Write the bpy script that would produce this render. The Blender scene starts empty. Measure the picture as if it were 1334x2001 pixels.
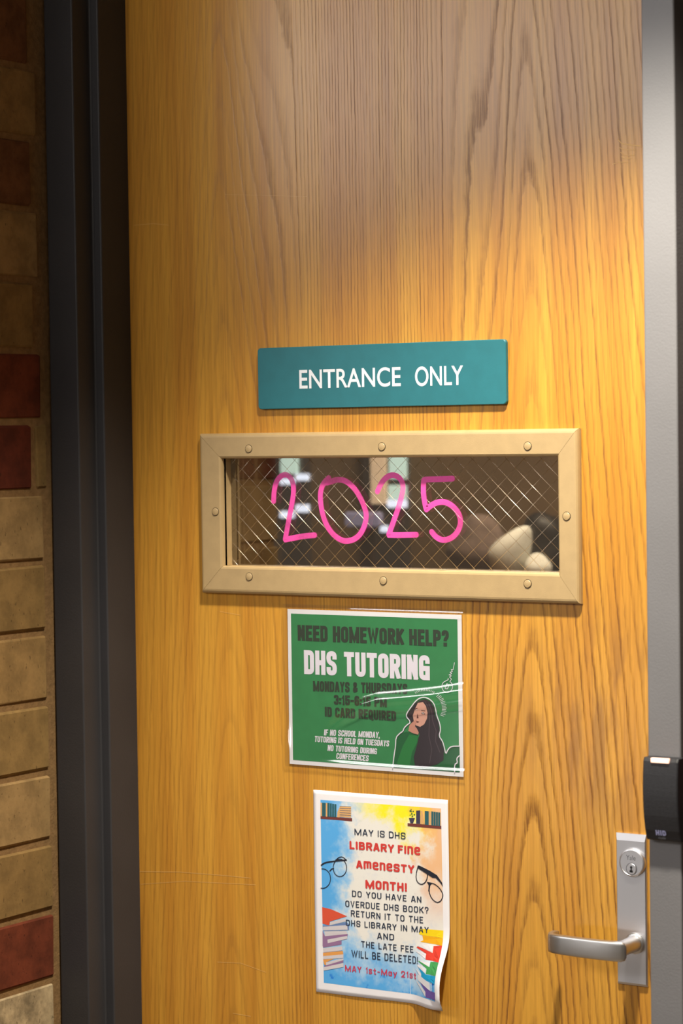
import bpy, bmesh, math, random
from mathutils import Vector, Matrix
from mathutils.geometry import tessellate_polygon
random.seed(4)
S = bpy.context.scene
COL = S.collection

# ------------------------------------------------------------------ camera
CAM = Vector((1.83796, -2.76724, 1.67277))
CR = Vector((0.83882118, 0.54423451, -0.01370535))
CU = Vector((-0.00629638, 0.03487152, 0.99937197))
CF = Vector((-0.54437064, 0.83820808, -0.03267768))
FPX = 4723.3
cd = bpy.data.cameras.new('camera')
cam = bpy.data.objects.new('camera', cd); COL.objects.link(cam)
m = Matrix((CR, CU, -CF)).transposed().to_4x4(); m.translation = CAM
cam.matrix_world = m
cd.sensor_fit = 'HORIZONTAL'; cd.sensor_width = 24.0
cd.lens = FPX / 1334 * 24.0
cd.clip_start = 0.05
cd.dof.use_dof = True; cd.dof.focus_distance = 3.25; cd.dof.aperture_fstop = 4.5
S.camera = cam

# ------------------------------------------------------------------ world, lights, exposure
w = bpy.data.worlds.new('world'); S.world = w; w.use_nodes = True
w.node_tree.nodes['Background'].inputs[0].default_value = (1.0, 0.86, 0.68, 1)
w.node_tree.nodes['Background'].inputs[1].default_value = 0.09
S.view_settings.view_transform = 'Standard'; S.view_settings.look = 'None'
S.view_settings.exposure = 0.0; S.view_settings.gamma = 1; S.view_settings.use_curve_mapping = False

def lamp(name, kind, loc, target, energy, color, **kw):
    l = bpy.data.lights.new(name, kind); l.energy = energy; l.color = color
    for k, v in kw.items(): setattr(l, k, v)
    o = bpy.data.objects.new(name, l); COL.objects.link(o); o.location = loc
    o.rotation_euler = (Vector(target) - Vector(loc)).to_track_quat('-Z', 'Y').to_euler()
    return o
lamp('recessed_downlight', 'SPOT', (0.66, -0.64, 2.78), (0.66, -0.62, 0.0), 262, (1.0, 0.92, 0.76),
     spot_size=math.radians(97), spot_blend=0.6, shadow_soft_size=0.05)
lamp('hall_ceiling_panel', 'AREA', (-1.5, -2.9, 2.8), (-0.5, 0, 1.2), 57, (0.98, 0.95, 0.94), shape='RECTANGLE', size=2.1, size_y=0.9)
lamp('hall_display_light', 'AREA', (-1.0, -2.9, 0.83), (0.40, 0, 1.25), 3, (1.0, 0.96, 0.92), shape='RECTANGLE', size=0.45, size_y=0.15)  # unseen source, added for a sheen band low on the door
lamp('hall_lamp', 'AREA', (0.2, -3.4, 2.7), (0.2, 0, 1.1), 20, (1.0, 0.94, 0.86), shape='RECTANGLE', size=1.4, size_y=0.7)  # broad soft fill added from the hall side, no fixture known
lamp('library_lamp', 'AREA', (0.1, 0.75, 2.6), (0.0, 0.95, 0.5), 60, (1.0, 0.82, 0.6), shape='RECTANGLE', size=0.5, size_y=0.5)

# ------------------------------------------------------------------ helpers
def at(px, py, Y=0.0):
    """the point of the plane y = Y that the photograph shows at a pixel"""
    d = CF + (px - 667) / FPX * CR - (py - 1000.5) / FPX * CU
    return CAM + d * ((Y - CAM.y) / d.y)

def tag(o, label=None, cat=None, group=None, kind=None):
    if label: o['label'] = label
    if cat: o['category'] = cat
    if group: o['group'] = group
    if kind: o['kind'] = kind
    return o

def link(name, me, mat=None, parent=None):
    o = bpy.data.objects.new(name, me); COL.objects.link(o)
    if mat is not None:
        for mm in (mat if isinstance(mat, (list, tuple)) else [mat]): me.materials.append(mm)
    if parent is not None:
        o.parent = parent
        o.matrix_parent_inverse = Matrix.Translation(-parent.location)
    return o

def from_bm(name, bm, mat=None, parent=None, smooth=False):
    bmesh.ops.recalc_face_normals(bm, faces=bm.faces)
    me = bpy.data.meshes.new(name); bm.to_mesh(me); bm.free()
    if smooth:
        me.polygons.foreach_set('use_smooth', [True] * len(me.polygons))
    return link(name, me, mat, parent)

def box(bm, x0, x1, y0, y1, z0, z1, bev=0, seg=1):
    r = bmesh.ops.create_cube(bm, size=1.0)
    vs = r['verts']
    for v in vs:
        v.co = Vector(((x0 + x1) / 2 + v.co.x * (x1 - x0), (y0 + y1) / 2 + v.co.y * (y1 - y0), (z0 + z1) / 2 + v.co.z * (z1 - z0)))
    if bev:
        es = {e for v in vs for e in v.link_edges}
        bmesh.ops.bevel(bm, geom=list(es), offset=bev, segments=seg, affect='EDGES', profile=0.5)

def box_obj(name, dims, mat, parent=None, bev=0, seg=1):
    bm = bmesh.new(); box(bm, *dims, bev=bev, seg=seg); return from_bm(name, bm, mat, parent)

def loft(bm, rings, close=True, caps=True):
    """rings: lists of points of equal length"""
    R = [[bm.verts.new(p) for p in r] for r in rings]
    n = len(R[0])
    for a, b in zip(R, R[1:]):
        for i in range(n if close else n - 1):
            j = (i + 1) % n
            bm.faces.new((a[i], a[j], b[j], b[i]))
    if caps:
        bm.faces.new(R[0]); bm.faces.new(list(reversed(R[-1])))

def lathe_y(bm, cx, cz, prof, n=40):
    """profile of (radius, y) turned about an axis along y"""
    loft(bm, [[(cx + r * math.cos(2 * math.pi * i / n), y, cz + r * math.sin(2 * math.pi * i / n)) for i in range(n)] for r, y in prof])

# ------------------------------------------------------------------ materials
def newmat(name):
    mt = bpy.data.materials.new(name); mt.use_nodes = True
    nt = mt.node_tree; return mt, nt, nt.nodes, nt.links, nt.nodes['Principled BSDF']

def srgb(c):
    return tuple(((v / 255) / 12.92 if v / 255 < .04045 else ((v / 255 + .055) / 1.055) ** 2.4) for v in c)

def mat(name, col, rough=.6, metal=0., spec=.5, noise=None, bump=None, emit=0, lin=False):
    """noise = (scale, amount) colour mottling, bump = (scale, distance)"""
    mt, nt, N, L, P = newmat(name)
    c = col if lin else srgb(col)
    P.inputs['Base Color'].default_value = (*c, 1)
    P.inputs['Roughness'].default_value = rough; P.inputs['Metallic'].default_value = metal
    P.inputs['Specular IOR Level'].default_value = spec
    tc = N.new('ShaderNodeTexCoord')
    if noise:
        n = N.new('ShaderNodeTexNoise'); n.inputs['Scale'].default_value = noise[0]; n.inputs['Detail'].default_value = 6
        L.new(tc.outputs['Object'], n.inputs['Vector'])
        r = N.new('ShaderNodeValToRGB'); a = noise[1]
        r.color_ramp.elements[0].position = .3; r.color_ramp.elements[1].position = .7
        r.color_ramp.elements[0].color = (*[v * (1 - a) for v in c], 1); r.color_ramp.elements[1].color = (*[min(1, v * (1 + a)) for v in c], 1)
        L.new(n.outputs['Fac'], r.inputs['Fac']); L.new(r.outputs['Color'], P.inputs['Base Color'])
    if bump:
        n = N.new('ShaderNodeTexNoise'); n.inputs['Scale'].default_value = bump[0]; n.inputs['Detail'].default_value = 5
        L.new(tc.outputs['Object'], n.inputs['Vector'])
        b = N.new('ShaderNodeBump'); b.inputs['Distance'].default_value = bump[1]; b.inputs['Strength'].default_value = .6
        L.new(n.outputs['Fac'], b.inputs['Height']); L.new(b.outputs['Normal'], P.inputs['Normal'])
    if emit:
        P.inputs['Emission Color'].default_value = (*c, 1); P.inputs['Emission Strength'].default_value = emit
    return mt

def mth(N, L, op, a, b=None, c=None, clamp=False):
    n = N.new('ShaderNodeMath'); n.operation = op; n.use_clamp = clamp
    for i, v in enumerate((a, b, c)):
        if v is None: continue
        if isinstance(v, (int, float)): n.inputs[i].default_value = v
        else: L.new(v, n.inputs[i])
    return n.outputs[0]

def smooth(N, L, v, lo, hi, a=0., b=1.):
    n = N.new('ShaderNodeMapRange'); n.interpolation_type = 'SMOOTHSTEP'
    L.new(v, n.inputs[0])
    for i, x in enumerate((lo, hi, a, b)): n.inputs[i + 1].default_value = x
    return n.outputs[0]

def schlick(N, L, f0, gain=1.):
    # two-sided Fresnel reflectance
    lw = N.new('ShaderNodeLayerWeight'); lw.inputs[0].default_value = .5
    p = mth(N, L, 'POWER', lw.outputs['Facing'], 5)
    return mth(N, L, 'MULTIPLY', mth(N, L, 'MULTIPLY_ADD', p, 1 - f0, f0), gain, clamp=True)

def mixc(N, L, f, a, b, mode='MIX'):
    n = N.new('ShaderNodeMix'); n.data_type = 'RGBA'; n.blend_type = mode
    if isinstance(f, (int, float)): n.inputs[0].default_value = f
    else: L.new(f, n.inputs[0])
    for i, v in ((6, a), (7, b)):
        if isinstance(v, tuple): n.inputs[i].default_value = (*v, 1)
        else: L.new(v, n.inputs[i])
    return n.outputs[2]

def noise2(N, L, x, z, sx, sz, detail=2., rough=.5, off=0.):
    cb = N.new('ShaderNodeCombineXYZ')
    L.new(mth(N, L, 'MULTIPLY_ADD', x, sx, off), cb.inputs[0]); L.new(mth(N, L, 'MULTIPLY', z, sz), cb.inputs[2])
    cb.inputs[1].default_value = off * 1.7 + .3
    n = N.new('ShaderNodeTexNoise'); n.inputs['Scale'].default_value = 1
    n.inputs['Detail'].default_value = detail; n.inputs['Roughness'].default_value = rough
    L.new(cb.outputs[0], n.inputs['Vector']); return n.outputs['Fac']

def wood_mat():
    mt, nt, N, L, P = newmat('door_ash_veneer')
    tc = N.new('ShaderNodeTexCoord'); sp = N.new('ShaderNodeSeparateXYZ'); L.new(tc.outputs['Object'], sp.inputs[0])
    x, z = sp.outputs[0], sp.outputs[2]
    big = noise2(N, L, x, z, 3.1, .45, 1, .4, 3.1)
    med = noise2(N, L, x, z, 14, 1.1, 2, .5, 7.7)
    jit = noise2(N, L, x, z, 26, 34, 3, .6, 1.3)
    # plain-sliced veneer, book-matched about x = .09: quarter figure in the middle, a cathedral on either side
    u = mth(N, L, 'ABSOLUTE', mth(N, L, 'SUBTRACT', x, .09))
    v = mth(N, L, 'SUBTRACT', u, .243)
    v = mth(N, L, 'SQRT', mth(N, L, 'ADD', mth(N, L, 'MULTIPLY', v, v), .0004))
    g = mth(N, L, 'ADD', v, mth(N, L, 'MULTIPLY', mth(N, L, 'MAXIMUM', mth(N, L, 'SUBTRACT', .12, u), 0), .85))
    g = mth(N, L, 'ADD', g, mth(N, L, 'MULTIPLY', mth(N, L, 'MULTIPLY', mth(N, L, 'SUBTRACT', z, 1.35), .085), smooth(N, L, u, .08, .22)))
    g = mth(N, L, 'ADD', g, mth(N, L, 'MULTIPLY', big, .055))
    g = mth(N, L, 'ADD', g, mth(N, L, 'MULTIPLY', med, .020))
    g = mth(N, L, 'ADD', g, mth(N, L, 'MULTIPLY', jit, .0042))
    g = mth(N, L, 'MULTIPLY', g, 108)
    ph = mth(N, L, 'FRACT', g)
    wn = N.new('ShaderNodeTexWhiteNoise'); wn.noise_dimensions = '1D'; L.new(mth(N, L, 'FLOOR', g), wn.inputs['W'])
    # each ring: porous dark earlywood, then clear wood
    ring = mth(N, L, 'MULTIPLY', smooth(N, L, ph, 0, .12), smooth(N, L, ph, .14, .54, 1, 0))
    ring = mth(N, L, 'MULTIPLY', ring, mth(N, L, 'MULTIPLY_ADD', wn.outputs['Value'], .65, .40), clamp=True)
    pore = smooth(N, L, noise2(N, L, x, z, 700, 30, 2, .6, 5.5), .38, .62)
    low = mth(N, L, 'MULTIPLY', smooth(N, L, z, 1.62, 1.42), smooth(N, L, x, .16, .26))
    patch = smooth(N, L, noise2(N, L, x, z, 4.2, 1.3, 2, .5, 6.4), .36, .62, .52, .95)
    strong = mth(N, L, 'MAXIMUM', patch, low)
    strong = mth(N, L, 'MULTIPLY', strong, smooth(N, L, x, -.16, .0, .45, 1))
    line = mth(N, L, 'MULTIPLY', ring, mth(N, L, 'MULTIPLY_ADD', pore, .55, .45))
    line = mth(N, L, 'MULTIPLY', line, strong)
    wide = noise2(N, L, x, z, 24, .8, 2, .5, 2.2)
    fine = noise2(N, L, x, z, 260, 5, 3, .6, 9.2)
    light, tan, dark = (.69, .350, .048), (.57, .255, .033), (.165, .058, .010)
    c = mixc(N, L, smooth(N, L, wide, .32, .68), light, tan)
    c = mixc(N, L, smooth(N, L, fine, .35, .75, 0, .30), c, dark)
    c = mixc(N, L, mth(N, L, 'MULTIPLY', line, .92), c, dark)
    c = mixc(N, L, mth(N, L, 'MULTIPLY', pore, .08), c, dark)
    # hand wear and grime in the grain beside the lock stile
    dx = mth(N, L, 'MULTIPLY', mth(N, L, 'SUBTRACT', x, .43), 1 / .14); dz = mth(N, L, 'MULTIPLY', mth(N, L, 'SUBTRACT', z, 1.30), 1 / .17)
    rr = mth(N, L, 'SQRT', mth(N, L, 'ADD', mth(N, L, 'MULTIPLY', dx, dx), mth(N, L, 'MULTIPLY', dz, dz)))
    wear = mth(N, L, 'MULTIPLY', smooth(N, L, rr, .3, 1.1, 1, 0), smooth(N, L, noise2(N, L, x, z, 38, 7, 4, .6, 8.8), .42, .62))
    c = mixc(N, L, mth(N, L, 'MULTIPLY', wear, .55), c, (.20, .085, .028))
    L.new(c, P.inputs['Base Color'])
    rg = mth(N, L, 'MULTIPLY_ADD', line, .14, .28); L.new(rg, P.inputs['Roughness'])
    P.inputs['Specular IOR Level'].default_value = .45
    b = N.new('ShaderNodeBump'); b.inputs['Distance'].default_value = .0004; b.inputs['Strength'].default_value = .35
    L.new(mth(N, L, 'SUBTRACT', 1, line), b.inputs['Height']); L.new(b.outputs[0], P.inputs['Normal'])
    return mt

def brushed(name, col, rough, vertical=True):
    mt, nt, N, L, P = newmat(name)
    tc = N.new('ShaderNodeTexCoord'); sp = N.new('ShaderNodeSeparateXYZ'); L.new(tc.outputs['Object'], sp.inputs[0])
    n = noise2(N, L, sp.outputs[0], sp.outputs[2], 3000 if vertical else 60, 40 if vertical else 3000, 3, .6)
    P.inputs['Base Color'].default_value = (*col, 1); P.inputs['Metallic'].default_value = 1
    L.new(mth(N, L, 'MULTIPLY_ADD', n, .16, rough - .08), P.inputs['Roughness'])
    b = N.new('ShaderNodeBump'); b.inputs['Distance'].default_value = .00006; b.inputs['Strength'].default_value = .5
    L.new(n, b.inputs['Height']); L.new(b.outputs[0], P.inputs['Normal'])
    return mt

def brick_mat(name, col, amt=.22, pit=.55):
    mt, nt, N, L, P = newmat(name)
    tc = N.new('ShaderNodeTexCoord')
    c = srgb(col)
    n = N.new('ShaderNodeTexNoise'); n.inputs['Scale'].default_value = 28; n.inputs['Detail'].default_value = 7; n.inputs['Roughness'].default_value = .65
    L.new(tc.outputs['Object'], n.inputs['Vector'])
    a = mixc(N, L, smooth(N, L, n.outputs[0], .3, .7), tuple(v * (1 - amt) for v in c), tuple(min(1, v * (1 + amt)) for v in c))
    mp = N.new('ShaderNodeMapping'); mp.inputs['Scale'].default_value = (1, 1.6, .7); L.new(tc.outputs['Object'], mp.inputs[0])
    p = N.new('ShaderNodeTexNoise'); p.inputs['Scale'].default_value = 170; p.inputs['Detail'].default_value = 3
    L.new(mp.outputs[0], p.inputs['Vector'])
    pits = smooth(N, L, p.outputs[0], .66, .74)
    a = mixc(N, L, mth(N, L, 'MULTIPLY', pits, pit), a, tuple(v * .12 for v in c))
    L.new(a, P.inputs['Base Color']); P.inputs['Roughness'].default_value = .9; P.inputs['Specular IOR Level'].default_value = .2
    b = N.new('ShaderNodeBump'); b.inputs['Distance'].default_value = .002; b.inputs['Strength'].default_value = .5
    L.new(mth(N, L, 'SUBTRACT', n.outputs[0], mth(N, L, 'MULTIPLY', pits, .6)), b.inputs['Height']); L.new(b.outputs[0], P.inputs['Normal'])
    return mt

M = {}
M['wood'] = wood_mat()
M['edge'] = mat('door_edge_wood', (120, 80, 40), .6, noise=(30, .2))
M['paint'] = mat('charcoal_frame_paint', (52, 51, 54), .5, spec=.4, noise=(9, .08), bump=(420, .0003))  # frame paint with the left jamb's shade put into the colour
M['greypaint'] = mat('grey_frame_paint', (118, 117, 120), .42, spec=.5, noise=(9, .05), bump=(420, .0003))  # same frame paint, lightened for the light falling on the right jamb
M['cream'] = [brick_mat('cream_brick_%d' % i, c) for i, c in enumerate([(130, 103, 64), (123, 98, 59), (136, 110, 72), (120, 95, 57)])]
M['red'] = [brick_mat('red_brick_%d' % i, c, .3) for i, c in enumerate([(94, 44, 27), (82, 35, 22)])]
M['brown'] = [brick_mat('brown_brick_%d' % i, c, .3) for i, c in enumerate([(112, 76, 48), (100, 66, 42)])]
M['darkbrick'] = [brick_mat('dark_brick_%d' % i, c, .3) for i, c in enumerate([(66, 34, 26), (58, 44, 30), (50, 28, 24)])]
M['rough_stone'] = brick_mat('rough_stone', (156, 138, 108), .5, .8)
M['mortar'] = mat('mortar', (126, 98, 65), .95, spec=.1, noise=(120, .18), bump=(300, .0015))
M['darkmortar'] = mat('dark_mortar', (70, 58, 44), .95, spec=.1, noise=(120, .2))
M['bronze'] = mat('tan_metal_paint', (176, 150, 108), .42, spec=.5, noise=(60, .05), bump=(900, .0002))
M['gap'] = mat('dark_joint', (62, 50, 34), .8)
M['teal'] = mat('teal_plastic', (34, 108, 119), .48, spec=.4, noise=(60, .05), bump=(700, .0001))
M['white_letters'] = mat('white_lettering', (228, 232, 240), .6)
M['steel'] = brushed('satin_nickel', (.66, .66, .70), .42)
M['steel_lever'] = brushed('satin_nickel_lever', (.60, .59, .59), .36, False)
M['dark_hole'] = mat('key_slot_black', (12, 12, 14), .6)
M['engrave'] = mat('engraving_grey', (96, 98, 106), .6)
M['black_plastic'] = mat('black_textured_plastic', (40, 40, 44), .5, spec=.4, noise=(300, .15), bump=(900, .0004))
M['led'] = mat('led_bar_pink', (255, 196, 170), .4, emit=1.6)
M['logo_blue'] = mat('logo_pale_blue', (176, 180, 226), .5)
M['logo_grey'] = mat('logo_grey', (92, 92, 100), .5)
M['paper'] = mat('white_paper', (236, 234, 240), .75, spec=.2, noise=(25, .02))
M['scratch'] = mat('scratch_pale', (222, 176, 104), .5)
M['floor'] = mat('floor_vinyl', (128, 112, 92), .4, noise=(40, .12))
M['ceiling'] = mat('ceiling_board', (206, 204, 196), .9, noise=(90, .06))
M['inner_wall'] = mat('inner_brown_wall', (112, 90, 62), .9, noise=(6, .12))
M['dark_wood'] = mat('dark_cabinet_wood', (52, 38, 34), .5, noise=(20, .2))

# ------------------------------------------------------------------ the setting
Z_TOP, CEIL = 2.44, 2.9
XL, XR = -0.3175, 0.5316         # stop faces left and right of the leaf
D1, D2 = -0.064, -0.1015        # front of the door stop, front face of the frame
XFL, XFR = -0.385, 0.5912       # outer sides of the frame
BW = 0.0997
tag(box_obj('floor', (-3, 3, -6, 4, -.05, 0), M['floor']), kind='structure')
tag(box_obj('ceiling', (-3, 3, -6, 4, CEIL, CEIL + .05), M['ceiling']), kind='structure')

# door frame: one profile for each jamb, face / rabbet / stop / stop soffit
def jamb(name, sgn, xin, xout, mt):
    xs = xin - sgn * .016                                        # side of the rabbet
    # going round the section in (x, y); sgn = +1: the opening lies towards +x
    sec = [(xin, .05), (xin, D1), (xs, D1), (xs, D2), (xout, D2), (xout, .10), (xs, .10), (xs, .05)]
    bm = bmesh.new()
    loft(bm, [[(x, y, 0) for x, y in sec], [(x, y, Z_TOP + .05) for x, y in sec]])
    es = [e for e in bm.edges if abs(e.verts[0].co.z - e.verts[1].co.z) > 1 and e.verts[0].co.y < -.03]
    bmesh.ops.bevel(bm, geom=es, offset=.0022, segments=3, affect='EDGES', profile=.5)
    return tag(from_bm(name, bm, mt, smooth=False), kind='structure')
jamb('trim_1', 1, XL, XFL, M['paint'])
jamb('trim_2', -1, XR, XFR, M['greypaint'])
# visible inner edge of the right frame face sits where the photograph shows it
hb = bmesh.new()
sec = [(.05, Z_TOP - .012), (D1, Z_TOP - .012), (D1, Z_TOP + .004), (D2, Z_TOP + .004), (D2, Z_TOP + .05), (.10, Z_TOP + .05)]
loft(hb, [[(XFL, y, z) for y, z in sec], [(XFR, y, z) for y, z in sec]])
for v in hb.verts: v.co.x = max(XL - .014, min(XR + .014, v.co.x))
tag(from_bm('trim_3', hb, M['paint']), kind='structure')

# left return wall: mortar core with bricks proud of it
Y0L, Y1L = -0.44, 0.10
bm = bmesh.new(); box(bm, -1.3, XFL - .003, Y0L + .008, Y1L, 0, CEIL)
wl = tag(from_bm('wall_left', bm, M['mortar']), kind='structure')
ROW0 = 0.897 - 9 * BW           # a bed joint lies at z = 0.897
def rowmat(k):
    n = k - 9
    if n == 0 or n in (7, 8): return M['red'][n % 2]
    if n == -1: return M['rough_stone']
    if 1 <= n <= 6 or n in (9, 10, 12): return M['cream'][(n * 3) % 4]
    if n in (11, 13): return M['brown'][n % 2]
    return random.choice(M['cream'] + M['cream'] + M['red'] + M['brown'])
def brick(parent, dims, mt, taper=0., jit=.0012):
    bm = bmesh.new(); box(bm, *dims, bev=.003)
    for v in bm.verts: v.co += Vector([random.uniform(-jit, jit) for _ in range(3)])
    o = from_bm('brick', bm, mt, parent); return o
for k in range(0, 29):
    z0 = ROW0 + k * BW + .005; z1 = min(ROW0 + (k + 1) * BW - .005, CEIL - .004)
    if k == 0: z0 = .004
    n = k - 9
    if n < -0: end = -.116
    elif n < 7: end = -.113 - .0014 * n
    elif n == 7: end = -.144
    else: end = -.121 if n % 2 == 0 else -.136
    mid = -.300 if k % 2 else -.385
    rm = rowmat(k)
    x = XFL + random.uniform(0, .0012)
    brick(wl, (XFL - .06, x, mid + .005, end, z0, z1), rm)
    brick(wl, (XFL - .06, XFL + random.uniform(0, .001), Y0L, mid - .005, z0, z1), rm)
    if n in (7,):
        brick(wl, (XFL - .06, XFL - .0005, -.134, -.1015 - .008, z0, z1), M['cream'][1])

# wall beside and above the frame
bm = bmesh.new(); box(bm, XFR + .001, 1.9, -.06, .10, 0, CEIL)
wb = tag(from_bm('wall_right', bm, M['darkmortar']), kind='structure')
for k in range(0, 29):
    z0 = ROW0 + k * BW + .005; z1 = min(ROW0 + (k + 1) * BW - .005, CEIL - .004)
    if k == 0: z0 = .004
    xa = XFR + .006
    for xb in ((.78, 1.08, 1.38) if k % 2 else (.70, 0.93, 1.23)):
        brick(wb, (xa, xb - .005, -.07, -.03, z0, z1), random.choice(M['darkbrick'])); xa = xb + .005
tag(box_obj('wall_back', (XFL - .002, XFR + .001, -.09, .10, Z_TOP + .05, CEIL), M['mortar']), kind='structure')

tag(box_obj('ceiling_alcove', (XFL - .002, 1.9, -.44, -.09, 2.52, CEIL), M['ceiling']), kind='structure')

# ------------------------------------------------------------------ the door leaf with its opening
DX0, DX1, DZ0, DZ1 = XL - .012, XR + .012, .008, Z_TOP - .003
HX0, HX1, HZ0, HZ1 = -.168, .388, 1.470, 1.655
bm = bmesh.new()
xs = [DX0, HX0, HX1, DX1]; zs = [DZ0, HZ0, HZ1, DZ1]
G = {}
for yi, y in enumerate((0.0, .045)):
    for i, xx in enumerate(xs):
        for j, zz in enumerate(zs): G[yi, i, j] = bm.verts.new((xx, y, zz))
for yi in (0, 1):
    for i in range(3):
        for j in range(3):
            if (i, j) != (1, 1): bm.faces.new((G[yi, i, j], G[yi, i + 1, j], G[yi, i + 1, j + 1], G[yi, i, j + 1]))
rim = [(0, 0), (1, 0), (2, 0), (3, 0), (3, 1), (3, 2), (3, 3), (2, 3), (1, 3), (0, 3), (0, 2), (0, 1)]
hole = [(1, 1), (2, 1), (2, 2), (1, 2)]
for li, loop in enumerate((rim, hole)):
    for a, b in zip(loop, loop[1:] + loop[:1]): bm.faces.new((G[0, a[0], a[1]], G[0, b[0], b[1]], G[1, b[0], b[1]], G[1, a[0], a[1]])).material_index = li
door = from_bm('door_1', bm, [M['wood'], M['gap']])
tag(door, 'golden ash veneer door leaf with a narrow wired window', kind='structure')

# ------------------------------------------------------------------ vision window: frame, screws, wired glass, painted digits
FY = -.011                                   # face of the window frame
p_tl, p_br = at(396, 845), at(1142, 1181)
FX0, FX1, FZ1, FZ0 = -.1915, .4085, 1.6745, 1.4490
i_l, i_r = at(433, 1000, FY).x, at(1089, 1000, FY).x
i_t, i_b = at(760, 894, FY).z, at(760, 1113, FY).z
def strip(quad_out, quad_in, name):
    """mitred rail: outer end points and inner end points in (x, z)"""
    (ax, az), (bx, bz) = quad_out; (cx, cz), (dx, dz) = quad_in
    # profile from the door plane: outer foot, chamfer, face, rounded lip, reveal to the glass
    prof = [(0, .0), (.0, -.005), (.035, -.0085), (.10, -.0105), (.16, FY), (.90, FY), (.965, FY + .0012), (1, FY + .004), (1.0, .0125)]
    def pt(t, e, y):
        o = (ax, az) if e == 0 else (bx, bz); i = (cx, cz) if e == 0 else (dx, dz)
        return (o[0] + (i[0] - o[0]) * t, y, o[1] + (i[1] - o[1]) * t)
    bm = bmesh.new()
    L0 = [pt(t, 0, y) for t, y in prof]; L1 = [pt(t, 1, y) for t, y in prof]
    cA = Vector(((ax + bx) / 2, 0, (az + bz) / 2)); d = Vector((bx - ax, 0, bz - az)).normalized() * .00022
    L0 = [Vector(v) + d for v in L0]; L1 = [Vector(v) - d for v in L1]
    loft(bm, [L0, L1])
    return from_bm(name, bm, M['bronze'], vf)
# backing of the mitred joints doubles as the rebate that holds the pane
bm = bmesh.new()
for a, b, c_, d_ in ((FX0 + .004, i_l, FZ0 + .004, FZ1 - .004), (i_r, FX1 - .004, FZ0 + .004, FZ1 - .004), (i_l, i_r, FZ0 + .004, i_b), (i_l, i_r, i_t, FZ1 - .004)):
    box(bm, a, b, -.0035, .0005, c_, d_)
vf = from_bm('window_frame', bm, M['gap'], door)
vf['label'] = 'tan painted metal frame around the narrow wired window'
oc = [(FX0, FZ0), (FX1, FZ0), (FX1, FZ1), (FX0, FZ1)]; ic = [(i_l, i_b), (i_r, i_b), (i_r, i_t), (i_l, i_t)]
for i in range(4):
    j = (i + 1) % 4; strip((oc[i], oc[j]), (ic[i], ic[j]), 'frame_rail')
for px, py in ((485, 877), (745, 873), (1030, 872), (420, 1000), (1106, 1009), (486, 1127), (748, 1135), (1030, 1141)):
    q = at(px, py, FY - .001)
    bm = bmesh.new(); lathe_y(bm, q.x, q.z, [(.0052, FY + .0004), (.0052, FY - .0008), (.0046, FY - .0013), (.0015, FY - .0017), (.0003, FY - .0017)], 24)
    from_bm('screw', bm, M['bronze'], vf, smooth=False)
    bm = bmesh.new(); lathe_y(bm, q.x, q.z, [(.0060, FY + .0003), (.0060, FY - .00025), (.0050, FY - .00025)], 24)
    from_bm('screw_recess', bm, M['gap'], vf)

GY = .0125
mt, nt, N, L, P = newmat('wired_glass')
N.remove(P)
tr = N.new('ShaderNodeBsdfTransparent'); tr.inputs[0].default_value = (.74, .73, .70, 1)
gl = N.new('ShaderNodeBsdfGlossy'); gl.inputs['Roughness'].default_value = .015; gl.inputs[0].default_value = (1, .98, .95, 1)
mx = N.new('ShaderNodeMixShader'); L.new(schlick(N, L, .26), mx.inputs[0]); L.new(tr.outputs[0], mx.inputs[1]); L.new(gl.outputs[0], mx.inputs[2])
L.new(mx.outputs[0], N['Material Output'].inputs[0])
M['glass'] = mt
gx0, gx1, gz0, gz1 = i_l - .012, i_r + .012, i_b - .012, i_t + .012
bm = bmesh.new(); box(bm, gx0, gx1, GY, GY + .006, gz0, gz1)
glass = from_bm('glass_pane', bm, M['glass'], door)
glass['label'] = 'wired glass pane with pink hand-painted 2025'
M['wire'] = mat('wire_steel', (226, 214, 196), .22, metal=1)
SPX, TAN = .0258, .93
def wire(x0, z0, x1, z1):
    a, b = Vector((x0, GY - .0004, z0)), Vector((x1, GY - .0004, z1)); d = (b - a).normalized()
    u = Vector((0, 1, 0)); v = d.cross(u); r = .00022
    bm = bmesh.new(); loft(bm, [[p + (u * math.cos(t) + v * math.sin(t)) * r for t in [k * math.pi / 3 for k in range(6)]] for p in (a, b)])
    return from_bm('wire', bm, M['wire'], glass, smooth=True)
h = gz1 - gz0
for s in (1, -1):
    k = 0; x = gx0 - (h / TAN if s < 0 else 0)
    x = gx0 - h / TAN + .009
    while x < gx1:
        # runs up-right (s = 1) or down-right (s = -1)
        xa, xb = x, x + h / TAN
        ta, tb = max(0, (gx0 - xa) / (xb - xa)), min(1, (gx1 - xa) / (xb - xa))
        if tb - ta > .04:
            za, zb = (gz0, gz1) if s > 0 else (gz1, gz0)
            wire(xa + (xb - xa) * ta, za + (zb - za) * ta, xa + (xb - xa) * tb, za + (zb - za) * tb)
        x += SPX

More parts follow.
